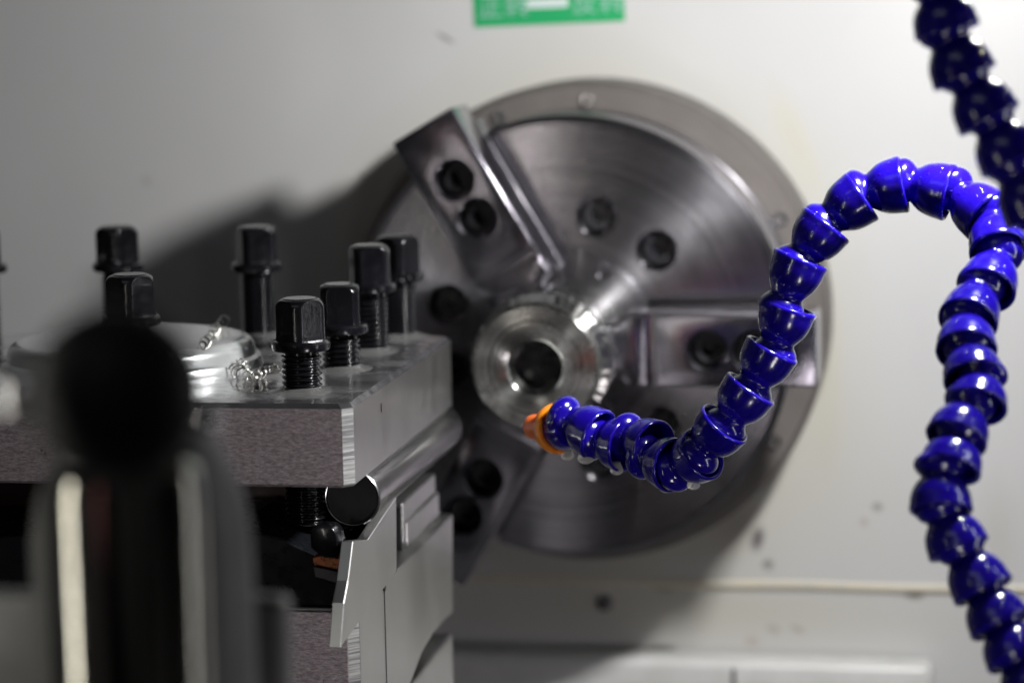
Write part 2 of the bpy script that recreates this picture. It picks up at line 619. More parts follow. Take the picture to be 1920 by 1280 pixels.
def text(name, s, size, mat, parent, loc, rot, ext=0.0002):
    cu = bpy.data.curves.new(name, 'FONT')
    cu.body = s
    cu.size = size
    cu.extrude = ext
    cu.align_x = 'LEFT'
    tmp = bpy.data.objects.new(name, cu)
    COL.objects.link(tmp)
    dg = bpy.context.evaluated_depsgraph_get()
    dg.update()
    me = bpy.data.meshes.new_from_object(tmp.evaluated_get(dg))
    bpy.data.objects.remove(tmp)
    me.materials.clear()
    me.materials.append(mat)
    o = bpy.data.objects.new(name, me)
    COL.objects.link(o)
    o.parent = parent
    o.location = loc
    o.rotation_euler = rot
    return o


u = sw / 282.0
text('lettering', '正转', 0.0106, M['pale'], sg, (8 * u, -0.0006, 0.0042), (R(90), 0, 0))
text('lettering', '反转', 0.0106, M['pale'], sg, (184 * u, -0.0006, 0.0042), (R(90), 0, 0))
link('white_bar', box(100 * u, 178 * u, -0.0009, -0.0003, 0.0065, 0.0102), M['white'], sg, smooth=False)

# ------------------------------------------------------------------ chuck
ck = thing('lathe_chuck', (CX, CY + 0.04, CZ), 'large three-jaw steel lathe chuck gripping a round workpiece', 'chuck')
O = Vector((CX, CY, CZ))
BR = 0.0825


def at_chuck(o):
    """mesh built round the chuck face centre"""
    o.parent = ck
    o.location = (0, -0.04, 0)
    return o


# back plate
bp = link('back_plate', lathe([(0.03, 0.043), (0.0905, 0.043), (0.0930, 0.0455), (0.0930, 0.078), (0.03, 0.078)], 160, 'Y', True),
          M['backplate'])
at_chuck(bp)
# body
prof = [(0.026, 0.045), (0.026, 0.0), (BR - 0.0025, 0.0), (BR, 0.0025), (BR, 0.026), (BR - 0.0015, 0.027),
        (BR - 0.0015, 0.030), (BR, 0.031), (BR, 0.045)]
body = link('body', lathe(prof, 180, 'Y', True), M['turned'])
cutters = []
JA = [0.0, 120.0, 240.0]
BH = 0.0468      # pitch radius of the mounting screws


def counterbore(rad, depth, ch=0.0009, seg=40):
    return [(0, -0.01), (rad + ch + 0.0, -0.01), (rad + ch, 0.0), (rad, ch), (rad, depth), (0, depth)]


hole_angs = [44.5, 76, 164.5, 195.5, 284, 316]
for a in hole_angs:
    c = link('cutter', lathe(counterbore(0.0069, 0.014), 40, 'Y',
                             off=Vector((BH * math.cos(R(a)), 0, BH * math.sin(R(a))))), M['turned'])
    cutters.append(c)
for a in JA:
    b = box(0.020, 0.100, -0.01, 0.012, -0.0142, 0.0142)
    bmesh.ops.rotate(b, verts=b.verts, matrix=Matrix.Rotation(R(-a), 3, 'Y'))
    cutters.append(link('cutter', b, M['turned'], smooth=False))
boolean_cut(body, cutters)
at_chuck(body)


def socket_screw(name, head, parent, loc, mat=None, axis='Y', hexr=0.35):
    """socket head: cylinder with a real hexagonal pocket"""
    bm = bmesh.new()
    seg = 36
    def ring(rf, y):
        return [bm.verts.new((rf(2 * PI * i / seg) * math.cos(2 * PI * i / seg), y,
                              rf(2 * PI * i / seg) * math.sin(2 * PI * i / seg))) for i in range(seg)]
    hx = head * 0.52
    hexf = lambda t: hx / math.cos(((t + PI / 6) % (PI / 3)) - PI / 6)
    rs = [ring(lambda t: head, 0.9 * head), ring(lambda t: head, 0.1 * head), ring(lambda t: head * 0.92, 0.0),
          ring(hexf, 0.0), ring(hexf, 0.75 * head)]
    for a, b in zip(rs[:-1], rs[1:]):
        for i in range(seg):
            j = (i + 1) % seg
            bm.faces.new((a[i], b[i], b[j], a[j]))
    bm.faces.new(rs[-1])
    o = link(name, bm, mat or M['screwblack'], parent)
    o.location = loc
    return o


first = None
for a in hole_angs:
    loc = (BH * math.cos(R(a)), -0.04 + 0.0055, BH * math.sin(R(a)))
    if first is None:
        first = socket_screw('screw', 0.0058, ck, loc)
    else:
        c = first.copy(); COL.objects.link(c); c.parent = ck; c.location = loc
# small screws on the back plate rim
for a in (88.5, 112, 208, 328, 28):
    c = first.copy(); COL.objects.link(c); c.parent = ck
    c.scale = (0.5, 0.5, 0.5)
    c.location = (0.0855 * math.cos(R(a)), -0.04 + 0.0415, 0.0855 * math.sin(R(a)))
    c.data = c.data.copy()
    c.data.materials[0] = M['bright']
# centre cover plate
cp = link('centre_cover', lathe([(0.010, 0.0), (0.010, -0.0018), (0.0318, -0.0018), (0.0326, -0.0008), (0.0326, 0.003), (0.010, 0.003)],
                                120, 'Y', True), M['turned'])
cc = []
for a in (61.5, 181.5, 301.5):
    cc.append(link('cutter', lathe(counterbore(0.0020, 0.010, 0.0011), 28, 'Y',
                                   off=Vector((0.0288 * math.cos(R(a)), -0.0018, 0.0288 * math.sin(R(a))))), M['turned']))
boolean_cut(cp, cc)
at_chuck(cp)

# jaws: one master built, two copied
HOLE_R = (0.0548, 0.0708)


def rot_bm(bm, a):
    bmesh.ops.rotate(bm, verts=bm.verts, matrix=Matrix.Rotation(R(-a), 3, 'Y'))
    return bm


jy0, jy1 = -0.031, -0.0045
hw = 0.0129
outl = [(0.0215, -0.0085), (0.0260, -hw), (0.0935, -hw), (0.0935, hw), (0.0260, hw), (0.0215, 0.0085)]
jb = prism([(r_, jy0, t_) for r_, t_ in outl], (0, jy1 - jy0, 0), bev=0.0012, seg=3)
jaw = link('jaw', jb, M['ground'])
cc = [link('cutter', lathe(counterbore(0.0066, 0.017, 0.0012), 40, 'Y', off=Vector((rr_, jy0, 0))), M['ground']) for rr_ in HOLE_R]
gb = lathe([(0, -0.02), (0.0100, -0.02), (0.0100, 0.02), (0, 0.02)], 128, 'Z', off=Vector((0.0345, jy0 - 0.0094, 0)))  # shallow groove added so the jaw face catches a bright streak
cc.append(link('cutter', gb, M['ground']))
cc.append(link('cutter', lathe([(0, -0.05), (0.0229, -0.05), (0.0229, 0.05), (0, 0.05)], 96, 'Y'), M['ground']))
boolean_cut(jaw, cc)
jaw.parent = ck
jaw.location = (0, -0.04, 0)
mj = link('master_jaw', box(0.024, 0.0860, jy1 + 0.0003, 0.0115, -0.0130, 0.0130, 0.0006), M['turned'], jaw)
jaw.parent = ck
scr = []
for rr_ in HOLE_R:
    scr.append(socket_screw('screw', 0.0060, jaw, (rr_, jy0 + 0.010, 0), M['hole']))
for a in JA[1:]:
    j2 = jaw.copy(); COL.objects.link(j2); j2.parent = ck; j2.rotation_euler = (0, R(-a), 0)
    for ch in [mj] + scr:
        c2 = ch.copy(); COL.objects.link(c2); c2.parent = j2

# workpiece
wy = -0.0725
wp = tag(link('workpiece', bmesh.new(), M['turned_work']), 'shiny turned steel ring with a central bore, held in the chuck jaws', 'workpiece')
bm = bmesh.new()
SEG = 144
prof = [(0.0092, -0.002), (0.0092, wy + 0.0012), (0.0097, wy + 0.0004), (0.0104, wy), (0.0160, wy), (0.0163, wy + 0.0005), (0.0166, wy), (0.0212, wy), (0.0222, wy + 0.0010),
        (0.0222, wy + 0.0052), (0.0214, wy + 0.0062), (0.0214, wy + 0.0090), (0.0246, wy + 0.0102), (0.0246, wy + 0.0170),
        (0.0222, wy + 0.0182), (0.0222, wy + 0.0210), (0.0228, wy + 0.0220), (0.0228, -0.002)]
lathe(prof, SEG, 'Y', True, bm)
for v in bm.verts:      # shallow notches round the raised rim
    rr_ = math.hypot(v.co.x, v.co.z)
    if abs(rr_ - 0.0246) < 1e-5:
        a = math.atan2(v.co.z, v.co.x)
        if int(a / (2 * PI) * SEG + 1000.5) % 4 < 2:
            v.co.x *= 0.984; v.co.z *= 0.984
old = wp.data
wp2 = link('workpiece_tmp', bm, M['turned_work'])
wp.data = wp2.data
bpy.data.objects.remove(wp2)
wp.location = O
# the deep end of the bore
pl = link('bore_plug', lathe([(0, wy + 0.016), (0.0091, wy + 0.016), (0.0091, wy + 0.020), (0, wy + 0.020)], 48, 'Y'), M['screwblack'], wp)

# ------------------------------------------------------------------ tool post
P0 = atD(643, 758, 0.772)
ZT = P0.z
YN = P0.y
XR = atY(658, 765, YN).x
P1 = atX(836, 628, XR)
YF = atZ(836, 628, ZT).y
ZB = atY(650, 915, YN).z
b1 = atZ(567, 733, ZT); b4 = atZ(750, 631, ZT)
XB = (b1.x + b4.x) / 2
SP = 0.050
XCEN = XB - 1.5 * 0.0475
XL = 2 * XCEN - XR
YB1, YB4 = b1.y, b4.y
YMID = (YN + YF) / 2
print('post', XR, XL, YN, YF, ZT, ZB, 'width', XR - XL, 'depth', YF - YN, 'bolt y', YB1, YB4, 'bx', b1.x, b4.x)
tp = thing('tool_post', (XCEN, YMID, ZB - 0.06), 'square steel four-way tool post, wet on top, pinkish rough front face', 'tool post')


def oct_outline(x0, x1, y0, y1, c, inset=0.0):
    x0 += inset; x1 -= inset; y0 += inset; y1 -= inset
    return [(x0 + c, y0), (x1 - c, y0), (x1, y0 + c), (x1, y1 - c), (x1 - c, y1), (x0 + c, y1), (x0, y1 - c), (x0, y0 + c)]


def block(x0, x1, y0, y1, z0, z1, c, ch, name, parent):
    """plate with corner chamfers (hatched), bevelled rims, wet top, rough front"""
    bm = bmesh.new()
    loops = []
    for z, ins in ((z0, ch * 0.6), (z0 + ch * 0.6, 0), (z1 - ch, 0), (z1, ch)):
        loops.append([bm.verts.new((x, y, z)) for x, y in oct_outline(x0, x1, y0, y1, c, ins)])
    bm.faces.new(loops[0][::-1]).material_index = 1
    bm.faces.new(loops[-1]).material_index = 2
    for li, (a, b) in enumerate(zip(loops[:-1], loops[1:])):
        for i in range(8):
            j = (i + 1) % 8
            f = bm.faces.new((a[i], a[j], b[j], b[i]))
            if li == 2:
                f.material_index = 4
            elif i == 0:
                f.material_index = 0
            elif i % 2 == 1:
                f.material_index = 3
            else:
                f.material_index = 1
    es = [e for e in bm.edges if e.calc_face_angle(0) > R(20)]
    bmesh.ops.bevel(bm, geom=es, offset=0.00018, segments=1, affect='EDGES')
    o = link(name, bm, [M['roughfront'], M['silver'], M['wettop'], M['hatched'], M['bright']], smooth=False)
    return wparent(o, parent)


block(XL, XR, YN, YF, ZB, ZT, 0.0028, 0.0014, 'top_plate', tp)
# base of the post
ZBASE = atX(743, 1070, XR).z
right = [(656, 1192), (743, 1071), (849, 960), (849, 1148), (838, 1158), (812, 1188), (790, 1226), (770, 1280), (740, 1330),
         (652, 1330)]
pts = [atX(x, y, XR) for x, y in right]
pts[0] = Vector((XR, YN + 0.0028, ZBASE)); pts[1].z = ZBASE; pts[2].z = ZBASE
pts[-1] = Vector((XR, YN + 0.0028, pts[-2].z))
YFB = pts[2].y
bm = prism(pts, (-0.12, 0, 0), bev=0.0004, seg=1)
wparent(link('base_side', bm, M['silver'], smooth=False), tp)
bm = bmesh.new()
zl = pts[-1].z
# corner chamfer strip and rough front of the base
bm = box(XL, XR - 0.0029, YN, YN + 0.03, zl, ZBASE - 0.0005, 0.0003)
wparent(link('base_front', bm, M['roughfront'], smooth=False), tp)
bm = prism([(XR - 0.0029, YN + 0.0001, ZBASE - 0.0008), (XR - 0.0001, YN + 0.0029, ZBASE - 0.0008), (XR - 0.0029, YN + 0.0029, ZBASE - 0.0008)],
           (0, 0, zl - ZBASE))
wparent(link('corner_chamfer', bm, M['hatched'], smooth=False), tp)
# thin vertical scribe line and a small pinhole on the base side
sc = atX(720, 1100, XR)
bm = box(XR, XR + 0.0002, sc.y - 0.00012, sc.y + 0.00012, zl, sc.z - 0.001)
lathe([(0.0, -0.001), (0.0011, -0.001), (0.0011, 0.0003), (0, 0.0003)], 20, 'Z', bm=bm)
bmesh.ops.delete(bm, geom=[v for v in bm.verts if v.co.length < 0.01], context='VERTS')
wparent(link('scribe_line', bm, M['engrave'], smooth=False), tp)
bm = lathe([(0, 0), (0.0012, 0), (0.0012, 0.0006), (0, 0.0006)], 20, 'Z')
bmesh.ops.rotate(bm, verts=bm.verts, matrix=Matrix.Rotation(R(90), 3, 'Y'))
bmesh.ops.translate(bm, verts=bm.verts, vec=(XR - 0.0002, sc.y, sc.z))
wparent(link('pin_hole', bm, M['hole']), tp)
# central pillar (red-painted) between plate and base
bm = box(XCEN - 0.052, XCEN + 0.060, YN + 0.055, YF - 0.03, ZBASE - 0.002, ZB + 0.002, 0.002)
wparent(link('pillar', bm, M['redpaint']), tp)
# stepped clamping rib standing on the base
rx = XR - 0.0045
rib = [(757, 1016), (757, 941), (816, 886), (816, 963)]
q = [atX(x, y, rx) for x, y in rib]
yn_, yf_ = q[0].y, q[2].y
ztop = (q[1].z + q[2].z) / 2
bm = box(rx - 0.014, rx, yn_, yf_, ZBASE - 0.001, ztop, 0.0005)
zm = ztop - (ztop - ZBASE) * 0.42
box(rx - 0.013, rx + 0.0012, yn_ + 0.0006, yf_ - 0.0005, ZBASE - 0.001, zm, 0.0004, bm=bm)
wparent(link('clamping_rib', bm, M['silver'], smooth=False), tp)
bm = box(rx - 0.0145, rx - 0.0002, yn_ - 0.0025, yn_ - 0.0001, ZBASE - 0.001, ztop - 0.001, 0.0003)
wparent(link('rib_end', bm, M['hole'], smooth=False), tp)  # shade of the rib's front face put into a black slab
# centre cap on the plate
pc = Vector((XCEN, YMID, ZT))
cr = 0.0395
capz = 0.0088
prof = [(0, capz)] + [(cr * k / 6, capz) for k in range(1, 6)]
for k in range(9):
    a = R(90 - k * 10.5)
    prof.append((cr - 0.004 + 0.004 * math.cos(a), capz - 0.004 + 0.004 * math.sin(a)))
prof += [(cr + 0.0004, 0.0032), (cr + 0.0018, 0.0024), (cr + 0.0024, 0.0010), (cr + 0.0026, -0.0003), (0, -0.0003)]
wparent(link('centre_cap', lathe(prof, 120, 'Z', off=pc), M['cap']), tp)
# stamped mark on the side
mk = atX(714, 773, XR)
t_ = text('stamped_mark', 'I', 0.0040, M['engrave'], None, (XR + 0.0001, mk.y, mk.z), (R(90), 0, R(90)), 0.0001)
wparent(t_, tp)

# cross slide under the post
zs = atX(772, 1281, XR + 0.0002).z
cs = thing('compound_slide', (XCEN, YMID, zs - 0.05), 'grey steel slide below the tool post at the bottom edge of the picture', 'machine slide')
bm = box(XL - 0.02, XR + 0.0002, YN + 0.012, atX(848, 1184, XR).y, zs - 0.05, zs, 0.0012, seg=2)
wparent(link('slide_body', bm, M['silver'], smooth=False), cs)
bm = box(XCEN - 0.05, XR - 0.0205, YN + 0.03, YF - 0.01, zs, ZBASE - 0.001)
wparent(link('swivel', bm, M['dark_metal'], smooth=False), tp)


# ------------------------------------------------------------------ square-head clamp bolts
def head_mesh():
    bm = bmesh.new()
    seg = 144
    s = 0.00610
    rc = 0.00735
    H = 0.0122

    def rsq(a):
        a = (a + PI / 4) % (PI / 2) - PI / 4
        return min(s / math.cos(a), rc)
    zs_ = [0.0, 0.0003, 0.001, 0.003, 0.006, 0.009] + [0.009 + 0.0032 * math.sin(PI / 2 * k / 18) for k in range(1, 19)]
    rings = []
    for z in zs_:
        t = max(0.0, (z - 0.0078) / (H - 0.0078))
        rcone = 0.0053 + (0.0076 - 0.0053) * math.sqrt(max(0, 1 - t ** 2.4))
        ring = []
        for i in range(seg):
            a = 2 * PI * i / seg
            r0 = rsq(a)
            r_ = min(r0, rcone)
            r_ *= 1 + 0.03 * math.exp(-z / 0.0006)
            ring.append(bm.verts.new((r_ * math.cos(a), r_ * math.sin(a), z)))
        rings.append(ring)
    for a, b in zip(rings[:-1], rings[1:]):
        for i in range(seg):
            j = (i + 1) % seg
            bm.faces.new((a[i], a[j], b[j], b[i]))
    last = [bm.verts.new((0.0049 * math.cos(2 * PI * i / seg), 0.0049 * math.sin(2 * PI * i / seg), H + 0.0003)) for i in range(seg)]
    for i in range(seg):
        j = (i + 1) % seg
        bm.faces.new((rings[-1][i], rings[-1][j], last[j], last[i]))
    bm.faces.new(last)
    return bm


def thread_mesh(length, rmaj=0.0061, pitch=0.00168, depth=0.00085):
    bm = bmesh.new()
    seg = 40
    per = 8
    n = int(length / pitch * per)
    rings = []
    for k in range(n + 1):
        z = -length * k / n
        ring = []
        for i in range(seg):
            a = 2 * PI * i / seg
            ph = (z / pitch + i / seg) % 1.0
            tri = abs(ph * 2 - 1)
            tri = min(1, max(0, (tri - 0.10) / 0.78))
            r_ = rmaj - depth * tri
            if z > -0.0016:
                r_ = rmaj - depth
            ring.append(bm.verts.new((r_ * math.cos(a), r_ * math.sin(a), z)))
        rings.append(ring)
    for a, b in zip(rings[:-1], rings[1:]):
        for i in range(seg):
            j = (i + 1) % seg
            bm.faces.new((a[i], b[i], b[j], a[j]))
    bm.faces.new(rings[-1])
    return bm


bolts = [  # x, y, top pixel row, rotation, label
    (b1.x, YB1, 560, 50, 'black square-head bolt nearest the front right corner of the tool post'),
    (None, 0.27, 533, 12, 'low black bolt second from the front along the right edge of the tool post'),
    (None, 0.62, 460, 27, 'tall black bolt third from the front along the right edge of the tool post'),
    (b4.x, YB4, 442, 62, 'black bolt at the far right corner of the tool post, nearest the chuck'),
    (b4.x - SP, YB4, 425, 33, 'tall black bolt on the far edge, just behind the curled swarf'),
    (b4.x - 2 * SP, YB4, 425, 52, 'black bolt on the far edge, rising behind the other head above the blurred knob'),
    (b1.x - 0.0525, YB1, 515, 55, 'black bolt head half hidden behind the blurred black knob'),
    (b4.x - 3 * SP, YB4, 430, 30, 'black bolt at the left edge of the picture, only its flange showing'),
]
proto = None
px_fix = {1: (641, 692), 2: (697, 658)}
for i, (bx, by, top, rot, lab) in enumerate(bolts):
    if bx is None:
        p = atZ(*px_fix[i], ZT)
        bx, by = p.x, p.y
    base = Vector((bx, by, ZT))
    ppx = proj(base)[0]
    ztop_ = atY(ppx, top, by).z
    zflange = ztop_ - 0.0152          # underside of the flange
    if proto is None:
        bo = thing('clamp_bolt', (bx, by, zflange), lab, 'bolt', 'black square-head bolts round the tool post', (0, 0, R(rot)))
        h = link('head', head_mesh(), M['blacksteel'], bo, ang=24)
        h.location = (0, 0, 0.0030)
        f = link('flange', lathe([(0, -0.0003), (0.0078, -0.0003), (0.0086, 0.0001), (0.0088, 0.0008), (0.0088, 0.0021), (0.0083, 0.0028), (0.0072, 0.0031),
                                  (0, 0.0031)], 64), M['blacksteel'], bo)
        t = link('threaded_shank', thread_mesh(0.053), M['blacksteel'], bo, ang=70)
        proto = (bo, h, f, t)
    else:
        bo = proto[0].copy(); COL.objects.link(bo)
        bo.location = (bx, by, zflange); bo.rotation_euler = (0, 0, R(rot)); bo['label'] = lab
        for ch in proto[1:]:
            c2 = ch.copy(); COL.objects.link(c2); c2.parent = bo
    print('bolt', i, [round(v) for v in proj(base)[:2]], 'height', round((zflange - ZT) * 1000, 1))
    # meniscus of coolant at the foot of the bolt
    if i < 5:
        bm = bmesh.new()
        rings = []
        for rr_, hh in ((0.0058, 0.0016), (0.0066, 0.0011), (0.0078, 0.0006), (0.0096, 0.0002), (0.0104, -0.0001)):
            ring = []
            for k in range(48):
                a = 2 * PI * k / 48
                w = 1 + 0.22 * noise.noise(Vector((math.cos(a) * 1.4, math.sin(a) * 1.4, i * 3.1))) * (rr_ > 0.006)
                ring.append(bm.verts.new((rr_ * w * math.cos(a), rr_ * w * math.sin(a), hh)))
            rings.append(ring)
        for a_, b_ in zip(rings[:-1], rings[1:]):
            for k in range(48):
                bm.faces.new((a_[k], b_[k], b_[(k + 1) % 48], a_[(k + 1) % 48]))
        o = link('coolant_puddle', bm, M['water'])
        o.location = base
        tag(o, ['clear coolant ring round the foot of the nearest bolt', 'clear coolant ring round the foot of the second bolt on the right edge',
                'clear coolant ring round the foot of the third bolt on the right edge', 'clear coolant ring at the foot of the far right corner bolt',
                'clear coolant ring at the foot of the bolt behind the swarf'][i], 'coolant', 'coolant puddles on the tool post')

# ------------------------------------------------------------------ black turning tool in the front slot
th = thing('turning_tool', atY(560, 1210, YN + 0.01), 'black tool holder with a clamped copper-coloured cutting insert in the tool post slot', 'cutting tool')
yk = YN + 0.004
outl = [(-260, 1012), (250, 1000), (440, 990), (530, 1010), (602, 1047), (652, 1038), (646, 1100), (640, 1190), (400, 1190), (-260, 1190)]
pts = [atY(x, y, yk) for x, y in outl]
for p in pts[-3:]:
    p.z = ZBASE + 0.0003
bm = prism(pts, (0, 0.05, 0), bev=0.0005, seg=1)
wparent(link('shank', bm, M['blackholder'], smooth=False), th)
# ground steel end face
endp = [(743, 931), (690, 1011), (662, 1014), (653, 1088), (645, 1130), (639, 1214), (660, 1184), (744, 1070)]
pts = [atX(x, y, XR + 0.0006) for x, y in endp]
bm = prism(pts, (-0.0035, 0, 0), bev=0.0002, seg=1)
o = link('end_face', bm, M['silver'], smooth=False)
wparent(o, th)
# wet sloping deck behind the head
dk = [atX(743, 932, XR - 0.003), atX(690, 1012, XR - 0.003)]
bm = bmesh.new()
z0_, z1_ = dk[0].z, dk[1].z
W_ = 0.075


def deck_z(x, y):
    u_ = (XR - 0.003 - x) / W_
    v_ = (y - dk[1].y) / (dk[0].y - dk[1].y)
    return z1_ + (z0_ - z1_) * v_ * (1 - 0.6 * u_) + 0.0006 * noise.noise(Vector((x * 90, y * 60, 3)))


grid = []
for i in range(30):
    row = []
    for j in range(30):
        u_ = i / 29; v_ = j / 29
        x = XR - 0.003 - W_ * u_
        y = dk[1].y + (dk[0].y - dk[1].y) * v_
        z = deck_z(x, y)
        row.append(bm.verts.new((x, y, z)))
    grid.append(row)
for i in range(29):
    for j in range(29):
        bm.faces.new((grid[i][j], grid[i + 1][j], grid[i + 1][j + 1], grid[i][j + 1]))
bmesh.ops.solidify(bm, geom=bm.faces[:], thickness=0.003)
wparent(link('deck', bm, M['blackholder']), th)
# clamp over the insert
def poly(pix, y, dy, mat, name, bev=0.0004, seg=2, parent=th, smooth=True):
    bm = prism([atY(a, b, y) for a, b in pix], (0, dy, 0), bev=bev, seg=seg)
    return wparent(link(name, bm, mat, smooth=smooth), parent)
arc = [(582, 1028), (580, 992), (600, 986), (622, 988), (631, 1000), (636, 1018), (634, 1046), (606, 1046)]
poly(arc, YN - 0.004, 0.0085, M['blacksteel'], 'clamp', 0.0009, 3)
poly([(606, 1040), (632, 1046), (659, 1036), (662, 1042), (652, 1072), (634, 1068), (586, 1058), (586, 1044)], YN - 0.0015, 0.007, M['copper'], 'insert', 0.0003, 1)
poly([(586, 1060), (650, 1074), (648, 1098), (590, 1082)], YN - 0.0005, 0.006, M['dark_metal'], 'shim', 0.0003, 1)
# beads of coolant on the deck
beads = [(648, 990), (655, 988), (664, 986), (676, 984), (690, 974), (694, 966), (701, 952), (703, 944), (668, 948), (672, 941), (598, 992), (612, 1052), (622, 1055),
         (655, 962), (660, 994)]
bm0 = lathe([(0, 0.0008)] + [(0.0011 * math.sin(R(k * 12)), 0.0008 * math.cos(R(k * 12))) for k in range(1, 8)], 16)
bead = None
for k, (x, y) in enumerate(beads):
    p = atZ(x, y, z1_)
    for _ in range(12):
        p = atZ(x, y, deck_z(p.x, p.y))
    p.z += 0.0002
    if bead is None:
        bead = link('coolant_bead', bm0, M['water']); o = bead
    else:
        o = bead.copy(); COL.objects.link(o)
    o.location = p
    s_ = random.uniform(0.6, 1.5)
    o.scale = (s_ * 1.2, s_ * 1.6, s_)
    tag(o, 'tiny clear coolant bead ' + ['on the ridge left of the clamp', 'beside the clamp top', 'right of the clamp top', 'between clamp and silver end face',
        'next to the silver edge of the tool', 'under the steel bar on the silver edge', 'highest up along the silver edge', 'touching the far silver corner',
        'in the middle of the wet deck', 'in the upper middle of the wet deck', 'on top of the black clamp', 'on the copper insert below the clamp',
        'on the front edge of the copper insert', 'in the shade behind the clamp', 'just above the lowest bead'][k], 'coolant bead', 'coolant beads on the cutting tool')

# round bar lying along the right side of the post
bc = atD(660, 934, 0.80)
rr0 = 54 * 0.80 / FPX
yend = bc.y + 0.128
bt = thing('boring_bar', (bc.x, bc.y, bc.z - rr0), 'polished round steel bar under the right edge of the tool post plate', 'tool bar')
bm = lathe([(rr0 - 0.0006, 0.03), (rr0 - 0.0006, 0.0), (rr0 - 0.0004, -0.0001), (rr0, 0.0005), (rr0, yend - bc.y - 0.001), (rr0 - 0.001, yend - bc.y), (0, yend - bc.y)],
           96, 'Y', off=bc)
wparent(link('bar', bm, M['silver_smooth']), bt)
bm = lathe([(0, 0.001), (rr0 - 0.0007, 0.001), (rr0 - 0.0007, 0.03), (0, 0.03)], 64, 'Y', off=bc)  # black plug stands for the shade inside the hollow end
wparent(link('dark_core', bm, M['hole']), bt)


# ------------------------------------------------------------------ curled swarf
def curl(path, cr_, turns, wr, name, lab, taper=0.3, seed=1):
    rnd = random.Random(seed)
    pts = catmull(path, 60)
    n = len(pts)
    out = []
    for i, p in enumerate(pts):
        d = (pts[min(i + 1, n - 1)] - pts[max(i - 1, 0)]).normalized()
        s = d.cross(Vector((0, 0, 1))).normalized()
        u_ = s.cross(d)
        t = i / (n - 1)
        a = 2 * PI * turns * t
        r_ = cr_ * (1 - taper * t) * (1 + 0.2 * math.sin(t * 17 + seed))
        out.append(p + (s * math.cos(a) + u_ * math.sin(a)) * r_)
    # resample more finely
    fine = catmull(out, 3)
    return tag(link(name, tube(fine, wr, 6, flat=0.45), M['swarf'], ang=80), lab, 'metal chip', 'curled metal chips on the tool post')


zc = ZT + capz + 0.0013
A = [atZ(422, 600, zc + 0.001), atZ(408, 612, zc + 0.0006), atZ(398, 626, zc), atZ(386, 640, zc), atZ(378, 650, zc)]
curl(A, 0.0015, 8, 0.00030, 'metal_chip', 'tight silver metal chip lying on the round centre cap', 0.1, 1)
z2 = ZT + 0.0018
A = [atZ(436, 684, z2), atZ(446, 696, z2), atZ(460, 702, z2), atZ(476, 704, z2), atZ(492, 696, z2), atZ(508, 692, z2 - 0.0003), atZ(522, 690, z2 - 0.0006)]
curl(A, 0.0021, 11, 0.00028, 'metal_chip', 'loose curly metal chip lying on the wet plate beside the nearest bolt', 0.5, 4)
A = [atZ(444, 682, z2 + 0.001), atZ(456, 682, z2 + 0.001), atZ(468, 690, z2)]
curl(A, 0.0014, 4, 0.00028, 'metal_chip', 'short bronze-tinted metal chip tangled in the loose curly one', 0.2, 9)

# ------------------------------------------------------------------ blurred tailstock handle in front
D0 = 0.40
S0 = D0 / FPX
base = atD(240, 1290, D0)
kb = thing('lever_handle', base, 'out-of-focus black ball knob on a dark shiny sleeve in front of the tool post', 'machine handle')
kc = atD(221, 738, D0)
rk = 168 * S0
bm = bmesh.new()
bmesh.ops.create_uvsphere(bm, u_segments=64, v_segments=40, radius=rk)
bmesh.ops.translate(bm, verts=bm.verts, vec=kc)
wparent(link('knob', bm, M['darkknob']), kb)
DS = 0.50
SS = DS / FPX
sc_ = atD(240, 1100, DS)
zt_ = atY(240, 862, sc_.y).z; zb_ = atY(240, 1400, sc_.y).z
rs_ = 150 * SS
bm = lathe([(0, zt_), (rs_ * 0.80, zt_), (rs_ * 0.96, zt_ - 0.002), (rs_, zt_ - 0.006), (rs_, zb_), (0, zb_)], 80, 'Z', off=Vector((sc_.x, sc_.y, 0)))
wparent(link('sleeve', bm, M['sleeve']), kb)
# grey housing behind: bell-shaped shoulder then a block
hc = atD(270, 1100, 0.53)
def zz(y):
    return atY(270, y, hc.y).z
S1 = (0.53) / FPX
prof = [(0, zz(705)), (60 * S1, zz(712)), (110 * S1, zz(745)), (140 * S1, zz(800)), (165 * S1, zz(860)), (192 * S1, zz(930)), (205 * S1, zz(1000)), (208 * S1, zz(1400)), (0, zz(1400))]
bm = lathe(prof, 72, 'Z', off=Vector((hc.x, hc.y, 0)))
wparent(link('housing', bm, M['grey_cast']), kb)
bl = atD(532, 1125, 0.54)
bm = box(atD(-80, 1200, 0.56).x, bl.x, bl.y, bl.y + 0.008, bl.z - 0.04, bl.z, 0.002, seg=4)
wparent(link('housing_block', bm, M['grey_cast']), kb)
# added chrome beads on stems, only so their glints blur into discs
for (x, y, d_, rr_) in ((48, 742, 0.44, 0.0046), (395, 786, 0.50, 0.0024)):
    p = atD(x, y, d_)
    bm = bmesh.new()
    bmesh.ops.create_uvsphere(bm, u_segments=32, v_segments=20, radius=rr_)
    bmesh.ops.translate(bm, verts=bm.verts, vec=p)
    tube([p, (p + kc) / 2 + Vector((0, 0.004, -0.006)), kc + Vector((0, 0.008, -0.008))], 0.0005, 8, bm)
    wparent(link('pin', bm, M['pinwhite']), kb)


